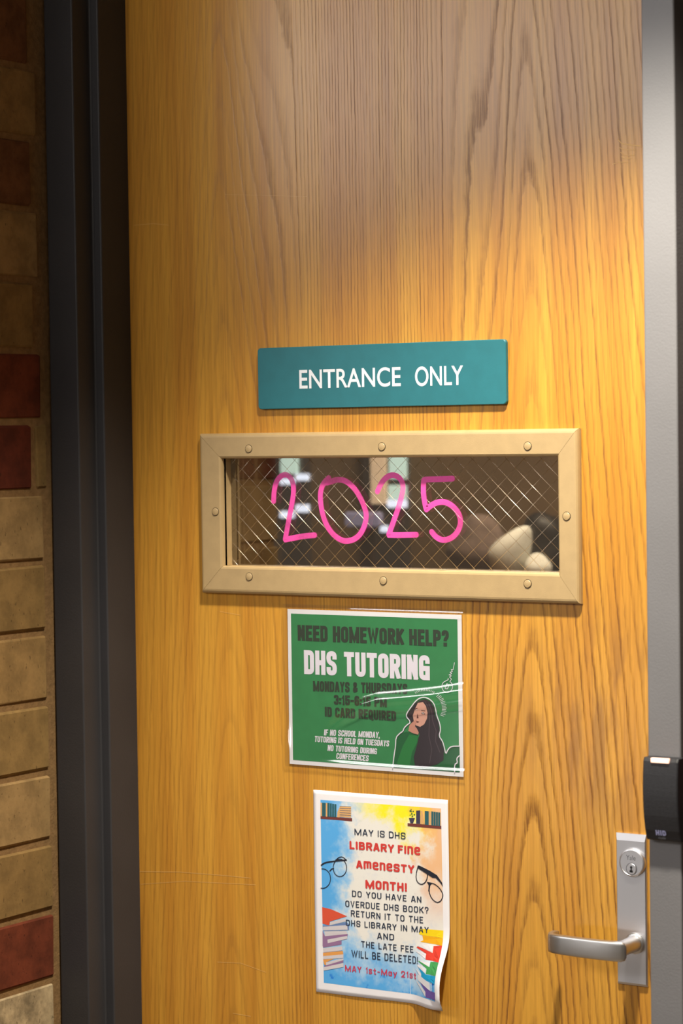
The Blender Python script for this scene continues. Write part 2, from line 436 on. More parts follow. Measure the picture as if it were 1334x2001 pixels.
# stroke drawing: polyline to a flat ribbon in (x, z)
def smooth_line(P, it=2, closed=False):
    for _ in range(it):
        Q = [] if closed else [P[0]]
        n = len(P)
        for i in range(n if closed else n - 1):
            a, b = P[i], P[(i + 1) % n]
            Q += [(a[0] * .75 + b[0] * .25, a[1] * .75 + b[1] * .25), (a[0] * .25 + b[0] * .75, a[1] * .25 + b[1] * .75)]
        if not closed: Q.append(P[-1])
        P = Q
    return P
def ribbon(P, wd, closed=False, cap='square'):
    """list of polygons (lists of 2-D points) for a stroked polyline with mitred joins"""
    P = [p for i, p in enumerate(P) if i == 0 or math.hypot(p[0] - P[i - 1][0], p[1] - P[i - 1][1]) > 1e-7]
    n = len(P); out = []; h = wd / 2
    if n < 2: return out
    def dirn(a, b):
        l = math.hypot(b[0] - a[0], b[1] - a[1]) or 1; return ((b[0] - a[0]) / l, (b[1] - a[1]) / l)
    if cap == 'square' and not closed:
        d = dirn(P[1], P[0]); e = dirn(P[-2], P[-1])
        P = [(P[0][0] + d[0] * h, P[0][1] + d[1] * h)] + P[1:-1] + [(P[-1][0] + e[0] * h, P[-1][1] + e[1] * h)]
    Lf, Rt = [], []
    for i in range(n):
        d0 = dirn(P[i - 1], P[i]) if (i > 0 or closed) else None
        d1 = dirn(P[i], P[(i + 1) % n]) if (i < n - 1 or closed) else None
        d0 = d0 or d1; d1 = d1 or d0
        nx, ny = -(d0[1] + d1[1]), d0[0] + d1[0]; l = math.hypot(nx, ny) or 1; nx /= l; ny /= l
        c = max(.45, nx * -d1[1] + ny * d1[0]); s = h / c
        Lf.append((P[i][0] + nx * s, P[i][1] + ny * s)); Rt.append((P[i][0] - nx * s, P[i][1] - ny * s))
    for i in range(n if closed else n - 1):
        j = (i + 1) % n; out.append([Rt[i], Rt[j], Lf[j], Lf[i]])
    if cap == 'round' and not closed:
        for c in (P[0], P[-1]): out.append([(c[0] + h * math.cos(t * math.pi / 6), c[1] + h * math.sin(t * math.pi / 6)) for t in range(12)])
    return out

def sheet(name, polys, Y, mt, parent, lift=None, cuts=None, thick=0):
    """flat print: 2-D polygons (x, z) laid at depth Y, following lift(x, z)"""
    bm = bmesh.new()
    for i, pl in enumerate(polys):           # overlapping strokes lie a hair apart
        try:
            vs = [bm.verts.new((p[0], -(i % 11) * 8e-6, p[1])) for p in pl]
            if len(vs) <= 4: bm.faces.new(vs)
            else:
                for t in tessellate_polygon([[Vector((p[0], p[1], 0)) for p in pl]]): bm.faces.new([vs[k] for k in t])
        except ValueError: pass
    if cuts:
        for co, no in cuts:
            bmesh.ops.bisect_plane(bm, geom=list(bm.verts) + list(bm.edges) + list(bm.faces), plane_co=co, plane_no=no)
    for v in bm.verts: v.co.y += Y - (lift(v.co.x, v.co.z) if lift else 0)
    for f in bm.faces:
        f.normal_update()
        if f.normal.y > 0: f.normal_flip()
    me = bpy.data.meshes.new(name); bm.to_mesh(me); bm.free()
    return link(name, me, mt, parent)

# the painted year, read off the pane
def paint_mat():
    mt, nt, N, L, P = newmat('pink_window_paint')
    tc = N.new('ShaderNodeTexCoord'); n = N.new('ShaderNodeTexNoise'); n.inputs['Scale'].default_value = 16; n.inputs['Detail'].default_value = 4
    L.new(tc.outputs['Object'], n.inputs['Vector'])
    P.inputs['Base Color'].default_value = (.86, .075, .42, 1); P.inputs['Roughness'].default_value = .55
    f = N.new('ShaderNodeTexNoise'); f.inputs['Scale'].default_value = 400; L.new(tc.outputs['Object'], f.inputs['Vector'])
    a = mth(N, L, 'ADD', smooth(N, L, n.outputs[0], .36, .58, .55, .99), mth(N, L, 'MULTIPLY', mth(N, L, 'SUBTRACT', f.outputs[0], .5), .25), clamp=True)
    L.new(a, P.inputs['Alpha']); return mt
M['pink'] = paint_mat()
def cr(x0, y0, s): return lambda pts: [(x0 + a / s, y0 + b / s) for a, b in pts]
c1, c2 = cr(430, 880, 5.336), cr(660, 880, 5.336)
digits = [
    c1([(560, 530), (565, 420), (590, 320), (640, 262), (700, 250), (750, 300), (770, 380), (765, 480), (740, 620), (712, 760), (682, 925)]) + c1([(683, 930), (684, 930), (760, 915), (880, 892), (988, 885)]),
    c1([(1135, 288), (1085, 335), (1052, 410), (1045, 500), (1065, 650), (1110, 780), (1180, 880), (1260, 935)]) + c2([(90, 950), (180, 928), (250, 860), (290, 760), (302, 670), (280, 590), (240, 500), (190, 415), (130, 350), (70, 312), (0, 303)]) + c1([(1180, 318), (1115, 338)]),
    c2([(415, 430), (450, 350), (500, 285), (560, 255), (620, 265), (665, 310), (684, 375), (675, 450), (640, 580), (590, 720), (535, 875)]) + c2([(536, 882), (537, 882), (640, 884), (820, 880)]),
    c2([(1195, 295), (1080, 300), (925, 303)]) + c2([(900, 308), (895, 330), (893, 450), (910, 560), (924, 612)]) + c2([(925, 615), (926, 614), (990, 562), (1060, 535), (1130, 540), (1200, 580), (1260, 650), (1285, 730), (1270, 815), (1220, 890), (1150, 932), (1080, 935), (1020, 900), (980, 850)])]
for d in digits:
    pts = [(at(a, b, GY).x, at(a, b, GY).z) for a, b in d]
    sheet('painted_digit', ribbon(smooth_line(pts, 2), .0078, cap='round'), GY - .0009, M['pink'], glass)

# ------------------------------------------------------------------ lettering
G0 = {  # skeleton font: (width, strokes); 'c' = rounded corners, 's' = sharp
'A': (1.05, 's', [(0, 0), (.42, 1), (.58, 1), (1, 0)], 's', [(.2, .27), (.8, .27)]),
'B': (1, 's', [(0, 0), (0, 1)], 'c', [(0, 1), (.92, 1), (.92, .53), (0, .53)], 'c', [(0, .53), (1, .53), (1, 0), (0, 0)]),
'C': (1, 'c', [(1, .68), (1, 1), (0, 1), (0, 0), (1, 0), (1, .32)]),
'D': (1, 's', [(0, 0), (0, 1)], 'c', [(0, 1), (1, 1), (1, 0), (0, 0)]),
'E': (.82, 's', [(1, 1), (0, 1), (0, 0), (1, 0)], 's', [(0, .52), (.85, .52)]),
'F': (.8, 's', [(1, 1), (0, 1), (0, 0)], 's', [(0, .5), (.82, .5)]),
'G': (1, 'c', [(1, .7), (1, 1), (0, 1), (0, 0), (1, 0), (1, .3)], 's', [(1, 0), (1, .46), (.6, .46)]),
'H': (1, 's', [(0, 0), (0, 1)], 's', [(1, 0), (1, 1)], 's', [(0, .5), (1, .5)]),
'I': (0, 's', [(0, 0), (0, 1)]),
'K': (1, 's', [(0, 0), (0, 1)], 's', [(1, 1), (.1, .45)], 's', [(.3, .58), (1, 0)]),
'L': (.78, 's', [(0, 1), (0, 0), (1, 0)]),
'M': (1.6, 's', [(0, 0), (0, 1)], 's', [(0, 1), (.5, .05), (1, 1)], 's', [(1, 1), (1, 0)]),
'N': (1, 's', [(0, 0), (0, 1)], 's', [(0, 1), (1, 0)], 's', [(1, 0), (1, 1)]),
'O': (1, 'o', [(0, 0), (1, 0), (1, 1), (0, 1)]),
'P': (1, 's', [(0, 0), (0, 1)], 'c', [(0, 1), (1, 1), (1, .45), (0, .45)]),
'Q': (1, 'o', [(0, 0), (1, 0), (1, 1), (0, 1)], 's', [(.55, .25), (1.1, -.12)]),
'R': (1, 's', [(0, 0), (0, 1)], 'c', [(0, 1), (1, 1), (1, .5), (0, .5)], 's', [(.55, .5), (1, 0)]),
'S': (1, 'c', [(1, .7), (1, 1), (0, 1), (0, .56), (1, .44), (1, 0), (0, 0), (0, .3)]),
'T': (.95, 's', [(0, 1), (1, 1)], 's', [(.5, 1), (.5, 0)]),
'U': (1, 'c', [(0, 1), (0, 0), (1, 0), (1, 1)], 's', [(0, .5), (0, 1)], 's', [(1, .5), (1, 1)]),
'V': (1, 's', [(0, 1), (.5, 0), (1, 1)]),
'W': (1.8, 's', [(0, 1), (.25, 0), (.5, .9), (.75, 0), (1, 1)]),
'Y': (1, 's', [(0, 1), (.5, .45), (1, 1)], 's', [(.5, .45), (.5, 0)]),
'1': (.3, 's', [(.2, .8), (1, 1), (1, 0)]),
'2': (.9, 'c', [(0, .7), (0, 1), (1, 1), (1, .55), (.05, .02)], 's', [(0, 0), (1, 0)]),
'3': (.9, 'c', [(0, .72), (0, 1), (1, 1), (1, .52), (.35, .52)], 'c', [(.35, .52), (1, .52), (1, 0), (0, 0), (0, .28)]),
'5': (.9, 's', [(1, 1), (0, 1), (0, .5)], 'c', [(0, .55), (1, .62), (1, 0), (0, 0), (0, .28)]),
'6': (.9, 'c', [(1, .72), (1, 1), (0, 1), (0, 0), (1, 0), (1, .55), (0, .55)]),
'&': (1.1, 'c', [(1, 0), (.1, .75), (.1, 1), (.75, 1), (.75, .7), (0, .35), (0, 0), (.7, 0), (1, .45)]),
'-': (.5, 's', [(0, .45), (1, .45)]), '?': (.85, 'c', [(0, .72), (0, 1), (1, 1), (1, .6), (.5, .45), (.5, .3)], 'd', [(.5, .03)]),
'!': (0, 's', [(0, 1), (0, .35)], 'd', [(0, .03)]), ',': (0, 's', [(.0, .04), (-.04, -.14)]), '.': (0, 'd', [(0, .03)]),
':': (0, 'd', [(0, .1)], 'd', [(0, .6)]),
'n': (.9, 's', [(0, 0), (0, 1)], 'c', [(0, .8), (0, 1), (1, 1), (1, .5)], 's', [(1, .5), (1, 0)]),
'm': (1.4, 's', [(0, 0), (0, 1)], 'c', [(0, .8), (0, 1), (.5, 1), (.5, 0)], 'c', [(.5, .8), (.5, 1), (1, 1), (1, 0)]),
'e': (.95, 'c', [(0, .5), (1, .5), (1, 1), (0, 1), (0, 0), (1, 0), (1, .2)]),
'o': (.95, 'o', [(0, 0), (1, 0), (1, 1), (0, 1)]),
's': (.75, 'c', [(1, .62), (1, .75), (0, .75), (0, .44), (1, .34), (1, 0), (0, 0), (0, .14)]),
't': (.6, 's', [(.5, .95), (.5, 0), (1, 0)], 's', [(0, .68), (1, .68)]),
'a': (.8, 'o', [(0, 0), (.85, 0), (.85, .7), (0, .7)], 's', [(1, .7), (1, 0)]),
'y': (.85, 's', [(0, .7), (.5, .05)], 's', [(1, .7), (.25, -.3)]),
}
def fillet(P, r, closed):
    n = len(P); out = []
    for i in range(n):
        if not closed and i in (0, n - 1): out.append(P[i]); continue
        a, b, c = P[i - 1], P[i], P[(i + 1) % n]
        la, lc = math.dist(a, b), math.dist(b, c); q = min(r, la * .5, lc * .5)
        A = (b[0] + (a[0] - b[0]) * q / la, b[1] + (a[1] - b[1]) * q / la); Cc = (b[0] + (c[0] - b[0]) * q / lc, b[1] + (c[1] - b[1]) * q / lc)
        for t in (0, .2, .4, .6, .8, 1): out.append(((1 - t) ** 2 * A[0] + 2 * t * (1 - t) * b[0] + t * t * Cc[0], (1 - t) ** 2 * A[1] + 2 * t * (1 - t) * b[1] + t * t * Cc[1]))
    return out
def lettering(txt, wl_, pen, style, gap, space, r):
    """polygons with cap height 1; returns polys and width"""
    x = 0; out = []
    for ch in txt:
        if ch == ' ': x += space; continue
        g = G0[ch]; wd = g[0] * wl_; hs = 1 - pen
        for k in range(1, len(g), 2):
            f, P = g[k], [(x + pen / 2 + a * wd, pen / 2 + b * hs) for a, b in g[k + 1]]
            if f == 'd':
                c = P[0]; q = pen * .55
                out.append([(c[0] - q, c[1] - q), (c[0] + q, c[1] - q), (c[0] + q, c[1] + q), (c[0] - q, c[1] + q)] if style == 'square' else
                           [(c[0] + q * math.cos(t), c[1] + q * math.sin(t)) for t in [i * math.pi / 4 for i in range(8)]])
                continue
            if f in 'co': P = fillet(P, r, f == 'o')
            pls = ribbon(P, pen, closed=(f == 'o'), cap='butt' if f == 'c' and (style == 'square' or pen > .2) else style)
            if style == 'square' and ch not in ',Q': pls = [q for q in (clip01(q) for q in pls) if q]
            out += pls
        x += wd + pen + gap
    return out, x - gap
def clip01(pl, lo=0., hi=1.):
    for sgn, lim in ((1, hi), (-1, -lo)):
        Q = []
        for i, b in enumerate(pl):
            a = pl[i - 1]; fa, fb = sgn * a[1] - lim, sgn * b[1] - lim
            if (fa <= 0) != (fb <= 0):
                t = fa / (fa - fb); Q.append((a[0] + (b[0] - a[0]) * t, a[1] + (b[1] - a[1]) * t))
            if fb <= 0: Q.append(b)
        pl = Q
        if len(pl) < 3: return None
    return pl
def line_px(txt, l, rr, top, Y=0., wl_=.29, pen=.205, style='square', gap=.055, space=.3, r=.16, slant=0.):
    """a line of lettering between two baseline pixels, cap height down from the pixel row `top`"""
    a, b, t = at(l[0], l[1], Y), at(rr[0], rr[1], Y), at(l[0], top, Y)
    polys, wd = lettering(txt, wl_, pen, style, gap, space, r)
    ux, uz = (b.x - a.x) / wd, (b.z - a.z) / wd; hz = t.z - a.z
    return [[(a.x + p * ux + q * hz * slant, a.z + p * uz + q * hz) for p, q in pl] for pl in polys]

def line_part(name, mt, parent, off, *a, lift=None, cuts=None, **k):
    return sheet(name, line_px(*a, **k), off, mt, parent, lift=lift, cuts=cuts)

def font_text(name, txt, x0, x1, z0, z1, Y, mt, parent, bold=.0, tilt=0., ext=0.0):
    """outline text from the built-in font, fitted to a rectangle"""
    cu = bpy.data.curves.new(name, 'FONT'); cu.body = txt; cu.offset = bold; cu.extrude = ext; cu.space_word = 1.35
    o = bpy.data.objects.new(name, cu); COL.objects.link(o)
    bpy.context.view_layer.update()
    me = bpy.data.meshes.new_from_object(o.evaluated_get(bpy.context.evaluated_depsgraph_get()))
    bpy.data.objects.remove(o)
    xs = [v.co.x for v in me.vertices]; ys = [v.co.y for v in me.vertices]
    a, b, c, d = min(xs), max(xs), min(ys), max(ys)
    for v in me.vertices:
        v.co = Vector((x0 + (v.co.x - a) / (b - a) * (x1 - x0), Y - v.co.z, z0 + (v.co.y - c) / (d - c) * (z1 - z0) + tilt * (v.co.x - a) / (b - a)))
    me.name = name
    return link(name, me, mt, parent)

# ------------------------------------------------------------------ teal sign
sx0, sx1, sz1, sz0 = -.0909, .3030, 1.7920, 1.7072
bm = bmesh.new()
def rrect(x0, x1, z0, z1, r, y, n=6):
    out = []
    for cx, cz, a0 in ((x1 - r, z1 - r, 0), (x0 + r, z1 - r, 90), (x0 + r, z0 + r, 180), (x1 - r, z0 + r, 270)):
        for k in range(n + 1):
            t = math.radians(a0 + 90 * k / n); out.append((cx + r * math.cos(t), y, cz + r * math.sin(t)))
    return out
loft(bm, [rrect(sx0, sx1, sz0, sz1, .005, -.0005), rrect(sx0, sx1, sz0, sz1, .005, -.0055), rrect(sx0 + .0008, sx1 - .0008, sz0 + .0008, sz1 - .0008, .0045, -.0063)])
sign = from_bm('door_sign', bm, M['teal'])
tag(sign, 'teal plastic sign reading ENTRANCE ONLY in white, above the wired window', 'sign')
SY = -.0063
a, b = at(585, 760, SY), at(783, 756, SY)
font_text('lettering', 'ENTRANCE', a.x, b.x, a.z, a.z + .0262, SY - .0002, M['white_letters'], sign, bold=.012)
a, b = at(811, 755, SY), at(905, 753, SY)
font_text('lettering', 'ONLY', a.x, b.x, a.z, a.z + .0262, SY - .0002, M['white_letters'], sign, bold=.012)

# ------------------------------------------------------------------ green tutoring poster in its plastic sleeve
PY = -.0016
x0, x1, z1, z0 = -.0497, .2290, 1.4298, 1.2141
bm = bmesh.new(); box(bm, x0, x1, PY, PY + .0004, z0, z1)
post = from_bm('homework_poster', bm, M['paper'])
tag(post, 'green homework tutoring poster in a glossy clear sleeve, just under the wired window', 'poster')
M['green'] = mat('print_green', (48, 132, 78), .6, noise=(50, .06))
M['dark_print'] = mat('print_dark_green', (44, 58, 44), .6)
M['white_print'] = mat('print_white', (232, 226, 240), .6)
def q2(px, py, Y=PY): v = at(px, py, Y); return (v.x, v.z)
sheet('green_print', [[(x0 + .0058, z0 + .0058), (x1 - .0062, z0 + .0058), (x1 - .0062, z1 - .0062), (x0 + .0058, z1 - .0062)]], PY - .0002, M['green'], post)
line_part('printed_line', M['dark_print'], post, PY - .0005, 'NEED HOMEWORK HELP?', (582, 1251.6), (877, 1263.5), 1221, PY)
line_part('printed_line', M['dark_print'], post, PY - .0005, 'MONDAYS & THURSDAYS', (612, 1350.5), (796, 1356.5), 1330.5, PY)
line_part('printed_line', M['dark_print'], post, PY - .0005, '3:15-6:15 PM', (652.6, 1376.5), (756, 1382), 1357.5, PY)
line_part('printed_line', M['dark_print'], post, PY - .0005, 'ID CARD REQUIRED', (635, 1400), (774, 1409), 1381, PY)
line_part('printed_line', M['white_print'], post, PY - .0005, 'DHS TUTORING', (594.5, 1317), (840, 1329.5), 1270, PY)
line_part('printed_line', M['white_print'], post, PY - .0005, 'IF NO SCHOOL MONDAY,', (633, 1437), (742, 1442.5), 1425, PY, slant=.12, pen=.17)
line_part('printed_line', M['white_print'], post, PY - .0005, 'TUTORING IS HELD ON TUESDAYS', (614.5, 1449.6), (760, 1458.7), 1438, PY, slant=.12, pen=.17)
line_part('printed_line', M['white_print'], post, PY - .0005, 'NO TUTORING DURING', (640, 1467), (736, 1474), 1455.5, PY, slant=.12, pen=.17)
line_part('printed_line', M['white_print'], post, PY - .0005, 'CONFERENCES', (657, 1482.6), (720, 1487.6), 1471, PY, slant=.12, pen=.17)
k6 = cr(740, 1280, 7.021)
def pp(pts): return [q2(a, b) for a, b in k6(pts)]
def pm(name, col): return mat(name, col, .65, spec=.3)
body = pp([(440, 1555), (470, 1440), (500, 1350), (860, 1180), (900, 1270), (925, 1370), (985, 1260), (1108, 1256), (1112, 1608)])
sheet('printed_jumper', [body, pp([(205, 1545), (225, 1380), (240, 1240), (250, 1130), (300, 1080), (380, 1050), (410, 1060), (540, 1095), (560, 1200), (500, 1350), (470, 1450), (440, 1560)])], PY - .0004, pm('print_jumper', (30, 96, 56)), post)
sheet('printed_sleeve', [pp([(250, 1480), (330, 1250), (420, 1090), (540, 1110), (530, 1200), (460, 1330), (420, 1540), (300, 1540)])], PY - .0006, pm('print_sleeve', (38, 122, 62)), post)
sheet('printed_hair', [pp([(395, 850), (395, 815), (500, 665), (560, 625), (640, 608), (710, 640), (760, 720), (780, 830), (820, 930), (838, 1030), (818, 1110), (860, 1190), (895, 1300), (890, 1440), (800, 1500), (640, 1540), (500, 1530), (480, 1400), (530, 1220), (560, 1080), (500, 1000), (455, 960), (440, 900)])], PY - .0007, pm('print_hair', (50, 42, 50)), post)
sheet('printed_face', [pp([(540, 655), (610, 645), (650, 700), (672, 790), (665, 870), (625, 950), (570, 985), (515, 965), (482, 900), (470, 830), (500, 740)])], PY - .0009, pm('print_skin', (212, 160, 144)), post)
sheet('printed_hand', [pp([(425, 960), (455, 930), (515, 880), (532, 900), (500, 975), (525, 1005), (552, 1060), (545, 1090), (480, 1075), (410, 1040)])], PY - .0010, pm('print_hand', (196, 140, 124)), post)
F = [pp([(585, 790), (610, 778), (640, 800), (632, 815), (595, 808)]), pp([(502, 735), (535, 722), (533, 735), (505, 748)]), pp([(585, 752), (640, 760), (640, 770), (588, 764)]), pp([(520, 905), (560, 912), (545, 925), (522, 922)]), pp([(535, 800), (550, 860), (530, 868), (525, 860)])]
sheet('printed_features', F, PY - .0011, pm('print_features', (96, 52, 48)), post)
sheet('printed_eye', [pp([(590, 788), (612, 781), (634, 800), (612, 812)]), pp([(508, 748), (525, 742), (532, 752), (515, 758)])], PY - .00113, pm('print_eye_white', (222, 206, 204)), post)
sheet('printed_pupil', [pp([(606, 786), (620, 788), (618, 804), (606, 802)])], PY - .00116, pm('print_pupil', (50, 36, 40)), post)
sheet('printed_hair_strand', ribbon(pp([(690, 660), (730, 780), (740, 900), (790, 1040), (780, 1180), (840, 1330)]), .0014) + ribbon(pp([(640, 640), (690, 740), (700, 900), (690, 1100), (730, 1300), (700, 1480)]), .0012), PY - .0008, pm('print_hair_light', (78, 64, 72)), post)
W = 1.35 / 1430 * 1.6
Ln = []
for pl in ([(195, 1545), (215, 1370), (235, 1250), (240, 1130), (290, 1075), (340, 1040), (350, 1000), (400, 950), (435, 930), (425, 890), (385, 850), (385, 800), (450, 710), (500, 640), (560, 590), (630, 575), (700, 600), (760, 660), (785, 740), (800, 830), (840, 930), (855, 1020), (830, 1110), (880, 1180), (905, 1270), (925, 1360), (955, 1290), (1000, 1250), (1108, 1248)],
           [(1045, 1605), (1045, 1495), (1085, 1480), (1072, 1415), (1108, 1380)]):
    Ln += ribbon(smooth_line(pp(pl), 1), W, cap='round')
sheet('outline', Ln, PY - .0012, M['white_print'], post)
Ln = []
bulb = [(943 + 74 * math.cos(math.radians(t)), 432 + 80 * math.sin(math.radians(t))) for t in range(-60, 245, 15)]
Ln += ribbon(pp(bulb + [(945, 345), (960, 330), (955, 318)]), W * .55, cap='round')
Ln += ribbon(pp([(980, 362), (1002, 330), (975, 300), (1000, 285), (968, 270), (1005, 255), (985, 235), (1015, 225), (1000, 200), (1025, 200), (1042, 105)]), W * .55, cap='round')
Ln += ribbon(pp([(915, 460), (940, 390), (965, 410), (950, 462), (915, 460)]), W * .5, cap='round')
for i in range(13):
    t = math.radians(-125 + i * 5.6); Ln += ribbon(pp([(640 + 215 * math.cos(t), 690 + 200 * math.sin(t)), (640 + (240 + 8 * (i % 2)) * math.cos(t), 690 + 222 * math.sin(t))]), W * .42, cap='round')
for i in range(15):
    t = math.radians(-48 + i * 5.2); Ln += ribbon(pp([(640 + 235 * math.cos(t), 730 + 215 * math.sin(t)), (640 + (285 + 10 * (i % 2)) * math.cos(t), 730 + 260 * math.sin(t))]), W * .42, cap='round')
sheet('fine_line_drawing', Ln, PY - .0012, M['white_print'], post)

# clear sleeve with the creases that catch the light
mt, nt, N, L, P = newmat('clear_plastic'); N.remove(P)
tr = N.new('ShaderNodeBsdfTransparent'); tr.inputs[0].default_value = (.97, .97, .97, 1)
gl = N.new('ShaderNodeBsdfGlossy'); gl.inputs['Roughness'].default_value = .12
mx = N.new('ShaderNodeMixShader'); L.new(schlick(N, L, .13), mx.inputs[0]); L.new(tr.outputs[0], mx.inputs[1]); L.new(gl.outputs[0], mx.inputs[2]); L.new(mx.outputs[0], N['Material Output'].inputs[0])
M['sleeve'] = mt
sx_0, sx_1, sz_1, sz_0 = at(557, 1300).x, at(909, 1350).x, at(700, 1184).z, at(700, 1507).z
def interp(T, v):
    if v <= T[0][0]: return T[0][1]
    for (a, b), (c, d) in zip(T, T[1:]):
        if v <= c: return b + (d - b) * (v - a) / (c - a)
    return T[-1][1]
crease = sorted([q2(a, b) for a, b in ((909, 1351), (850, 1360), (790, 1366), (740, 1370), (710, 1379), (680, 1396), (645, 1420), (600, 1440))])
low = sorted([q2(a, b) for a, b in ((560, 1487), (640, 1490), (720, 1497), (800, 1503), (909, 1509))])
def bump1(d, wd): return math.exp(-(d / wd) ** 2)
def sm(v, a, b):
    t = max(0., min(1., (v - a) / (b - a))); return t * t * (3 - 2 * t)
def sl_y(x, z):
    f = sm(x, crease[0][0] + .02, crease[3][0]); zc = interp(crease, x)
    y = .0050 * f * bump1(z - zc, .0095) + .0022 * sm(x, crease[3][0], crease[5][0]) * bump1(z - zc + .014, .0055)
    y += .0022 * bump1(z - interp(low, x), .0045) * (.4 + .6 * sm(x, -.02, .05))
    y += .0012 * bump1(x - (x0 - .001), .003) * sm(z, 1.22, 1.25) * (1 - sm(z, 1.26, 1.29))
    y += .0010 * bump1(z - (z1 + .001), .0025) * sm(x, .03, .06)
    y += .00012 * math.sin(x * 37 + z * 11) + .0001 * math.sin(z * 53 - x * 9)
    return y
bm = bmesh.new(); NX, NZ = 110, 130
g = [[bm.verts.new((sx_0 + (sx_1 - sx_0) * i / NX, PY - .0022 - sl_y(sx_0 + (sx_1 - sx_0) * i / NX, sz_0 + (sz_1 - sz_0) * j / NZ), sz_0 + (sz_1 - sz_0) * j / NZ)) for i in range(NX + 1)] for j in range(NZ + 1)]
for j in range(NZ):
    for i in range(NX): bm.faces.new((g[j][i], g[j][i + 1], g[j + 1][i + 1], g[j + 1][i]))
sl = from_bm('plastic_sleeve', bm, M['sleeve'], post, smooth=True); sl['label'] = 'clear glossy plastic sleeve with a shiny crease'

# ------------------------------------------------------------------ library poster, lower right corner curling off the door
X0, X1, Z1, Z0 = at(613, 1543).x, at(876, 1563).x, at(613, 1543).z, at(622, 1938).z
def lift2(x, z):
    u = (x - X0) / (X1 - X0); v = (Z1 - z) / (Z1 - Z0)
    k = .019 * sm(u, .70, .95) * sm(v, .66, .88)
    k += .010 * sm(u, .90, 1.0) * sm(v, .60, .82) * (1 - .9 * sm(v, .93, 1.0))
    return max(0., k) + .0006 * math.sin(u * 5 + v * 3) ** 2
QY = -.0012
cuts = [((X0 + (X1 - X0) * t, 0, 0), (1, 0, 0)) for t in (.7, .75, .8, .85, .9, .95)] + [((0, 0, Z1 - (Z1 - Z0) * t), (0, 0, 1)) for t in (.6, .65, .7, .75, .8, .85, .9, .95)]
def grid_obj(name, c4, n, m_, off, mt, parent, back=False):
    """bilinear grid over four (x, z) corners TL TR BR BL, with a UV map"""
    bm = bmesh.new(); uv = bm.loops.layers.uv.new('UVMap'); V = []
    for j in range(m_ + 1):
        row = []
        for i in range(n + 1):
            s, t = i / n, j / m_
            x = (c4[0][0] * (1 - s) + c4[1][0] * s) * (1 - t) + (c4[3][0] * (1 - s) + c4[2][0] * s) * t
            z = (c4[0][1] * (1 - s) + c4[1][1] * s) * (1 - t) + (c4[3][1] * (1 - s) + c4[2][1] * s) * t
            row.append(bm.verts.new((x, QY - off - lift2(x, z), z)))
        V.append(row)
    for j in range(m_):
        for i in range(n):
            f = bm.faces.new((V[j][i], V[j + 1][i], V[j + 1][i + 1], V[j][i + 1]))
            for l, (a, b) in zip(f.loops, ((i, j), (i, j + 1), (i + 1, j + 1), (i + 1, j))): l[uv].uv = (a / n, 1 - b / m_)
            f.smooth = True
    me = bpy.data.meshes.new(name); bm.to_mesh(me); bm.free()
    return link(name, me, mt, parent)
br = at(886, 1976)
lib = grid_obj('library_poster', [(X0, Z1), (X1, at(876, 1563).z), (X1 + .0005, at(876, 1563).z - .2794), (X0, Z0)], 40, 50, 0, M['paper'], None)
sd = lib.modifiers.new('thickness', 'SOLIDIFY'); sd.thickness = .0002; sd.offset = -1
tag(lib, 'watercolour library fine poster with its lower right corner curling up, below the green poster', 'poster')

def watercolour():
    mt, nt, N, L, P = newmat('watercolour_print')
    uvn = N.new('ShaderNodeUVMap'); sp = N.new('ShaderNodeSeparateXYZ'); L.new(uvn.outputs[0], sp.inputs[0])
    u, v = sp.outputs[0], sp.outputs[1]
    n1 = noise2(N, L, u, v, 5, 6, 5, .6, 1.1); n2 = noise2(N, L, u, v, 14, 18, 5, .65, 4.2); n3 = noise2(N, L, u, v, 60, 80, 2, .5, 7)
    def w(a, b, base):   # noise-warped linear field
        f = mth(N, L, 'ADD', mth(N, L, 'MULTIPLY', u, a), mth(N, L, 'MULTIPLY', v, b))
        f = mth(N, L, 'ADD', f, mth(N, L, 'MULTIPLY', mth(N, L, 'SUBTRACT', n1, .5), .55))
        return mth(N, L, 'ADD', mth(N, L, 'ADD', f, mth(N, L, 'MULTIPLY', mth(N, L, 'SUBTRACT', n2, .5), .22)), base)
    white, blue, sky, yel, org, deep = (.80, .78, .74), (.10, .40, .82), (.34, .58, .84), (.88, .80, .02), (.86, .44, .10), (.02, .20, .70)
    c = mixc(N, L, smooth(N, L, n2, .45, .75, 0, .35), white, (.62, .62, .70))
    top = w(0, 1, 0)
    c = mixc(N, L, mth(N, L, 'MULTIPLY', smooth(N, L, w(.25, 1, 0), .98, 1.14), smooth(N, L, u, .15, .55)), c, yel)
    c = mixc(N, L, mth(N, L, 'MULTIPLY', smooth(N, L, w(1, .35, 0), 1.05, 1.25), smooth(N, L, v, .42, .66)), c, org)
    c = mixc(N, L, mth(N, L, 'MULTIPLY', smooth(N, L, w(1, 0, 0), .80, 1.0, 0, .55), smooth(N, L, v, .35, .5, 0, 1)), c, (.78, .52, .40))
    c = mixc(N, L, smooth(N, L, w(-1, .12, 1), .78, .94), c, sky)
    c = mixc(N, L, smooth(N, L, w(-1, .18, 1), .91, 1.08), c, blue)
    c = mixc(N, L, smooth(N, L, w(-.08, -1, 1), .64, .82, 0, .9), c, sky)
    c = mixc(N, L, smooth(N, L, w(-.15, -1, 1), .74, .92), c, blue)
    c = mixc(N, L, mth(N, L, 'MULTIPLY', smooth(N, L, n2, .58, .7), smooth(N, L, w(0, -1, 1), .92, 1.0)), c, deep)
    c = mixc(N, L, mth(N, L, 'MULTIPLY', smooth(N, L, n3, .72, .78), .5), c, (.22, .20, .28))
    L.new(c, P.inputs['Base Color']); P.inputs['Roughness'].default_value = .8; P.inputs['Specular IOR Level'].default_value = .2
    return mt
M['watercolour'] = watercolour()
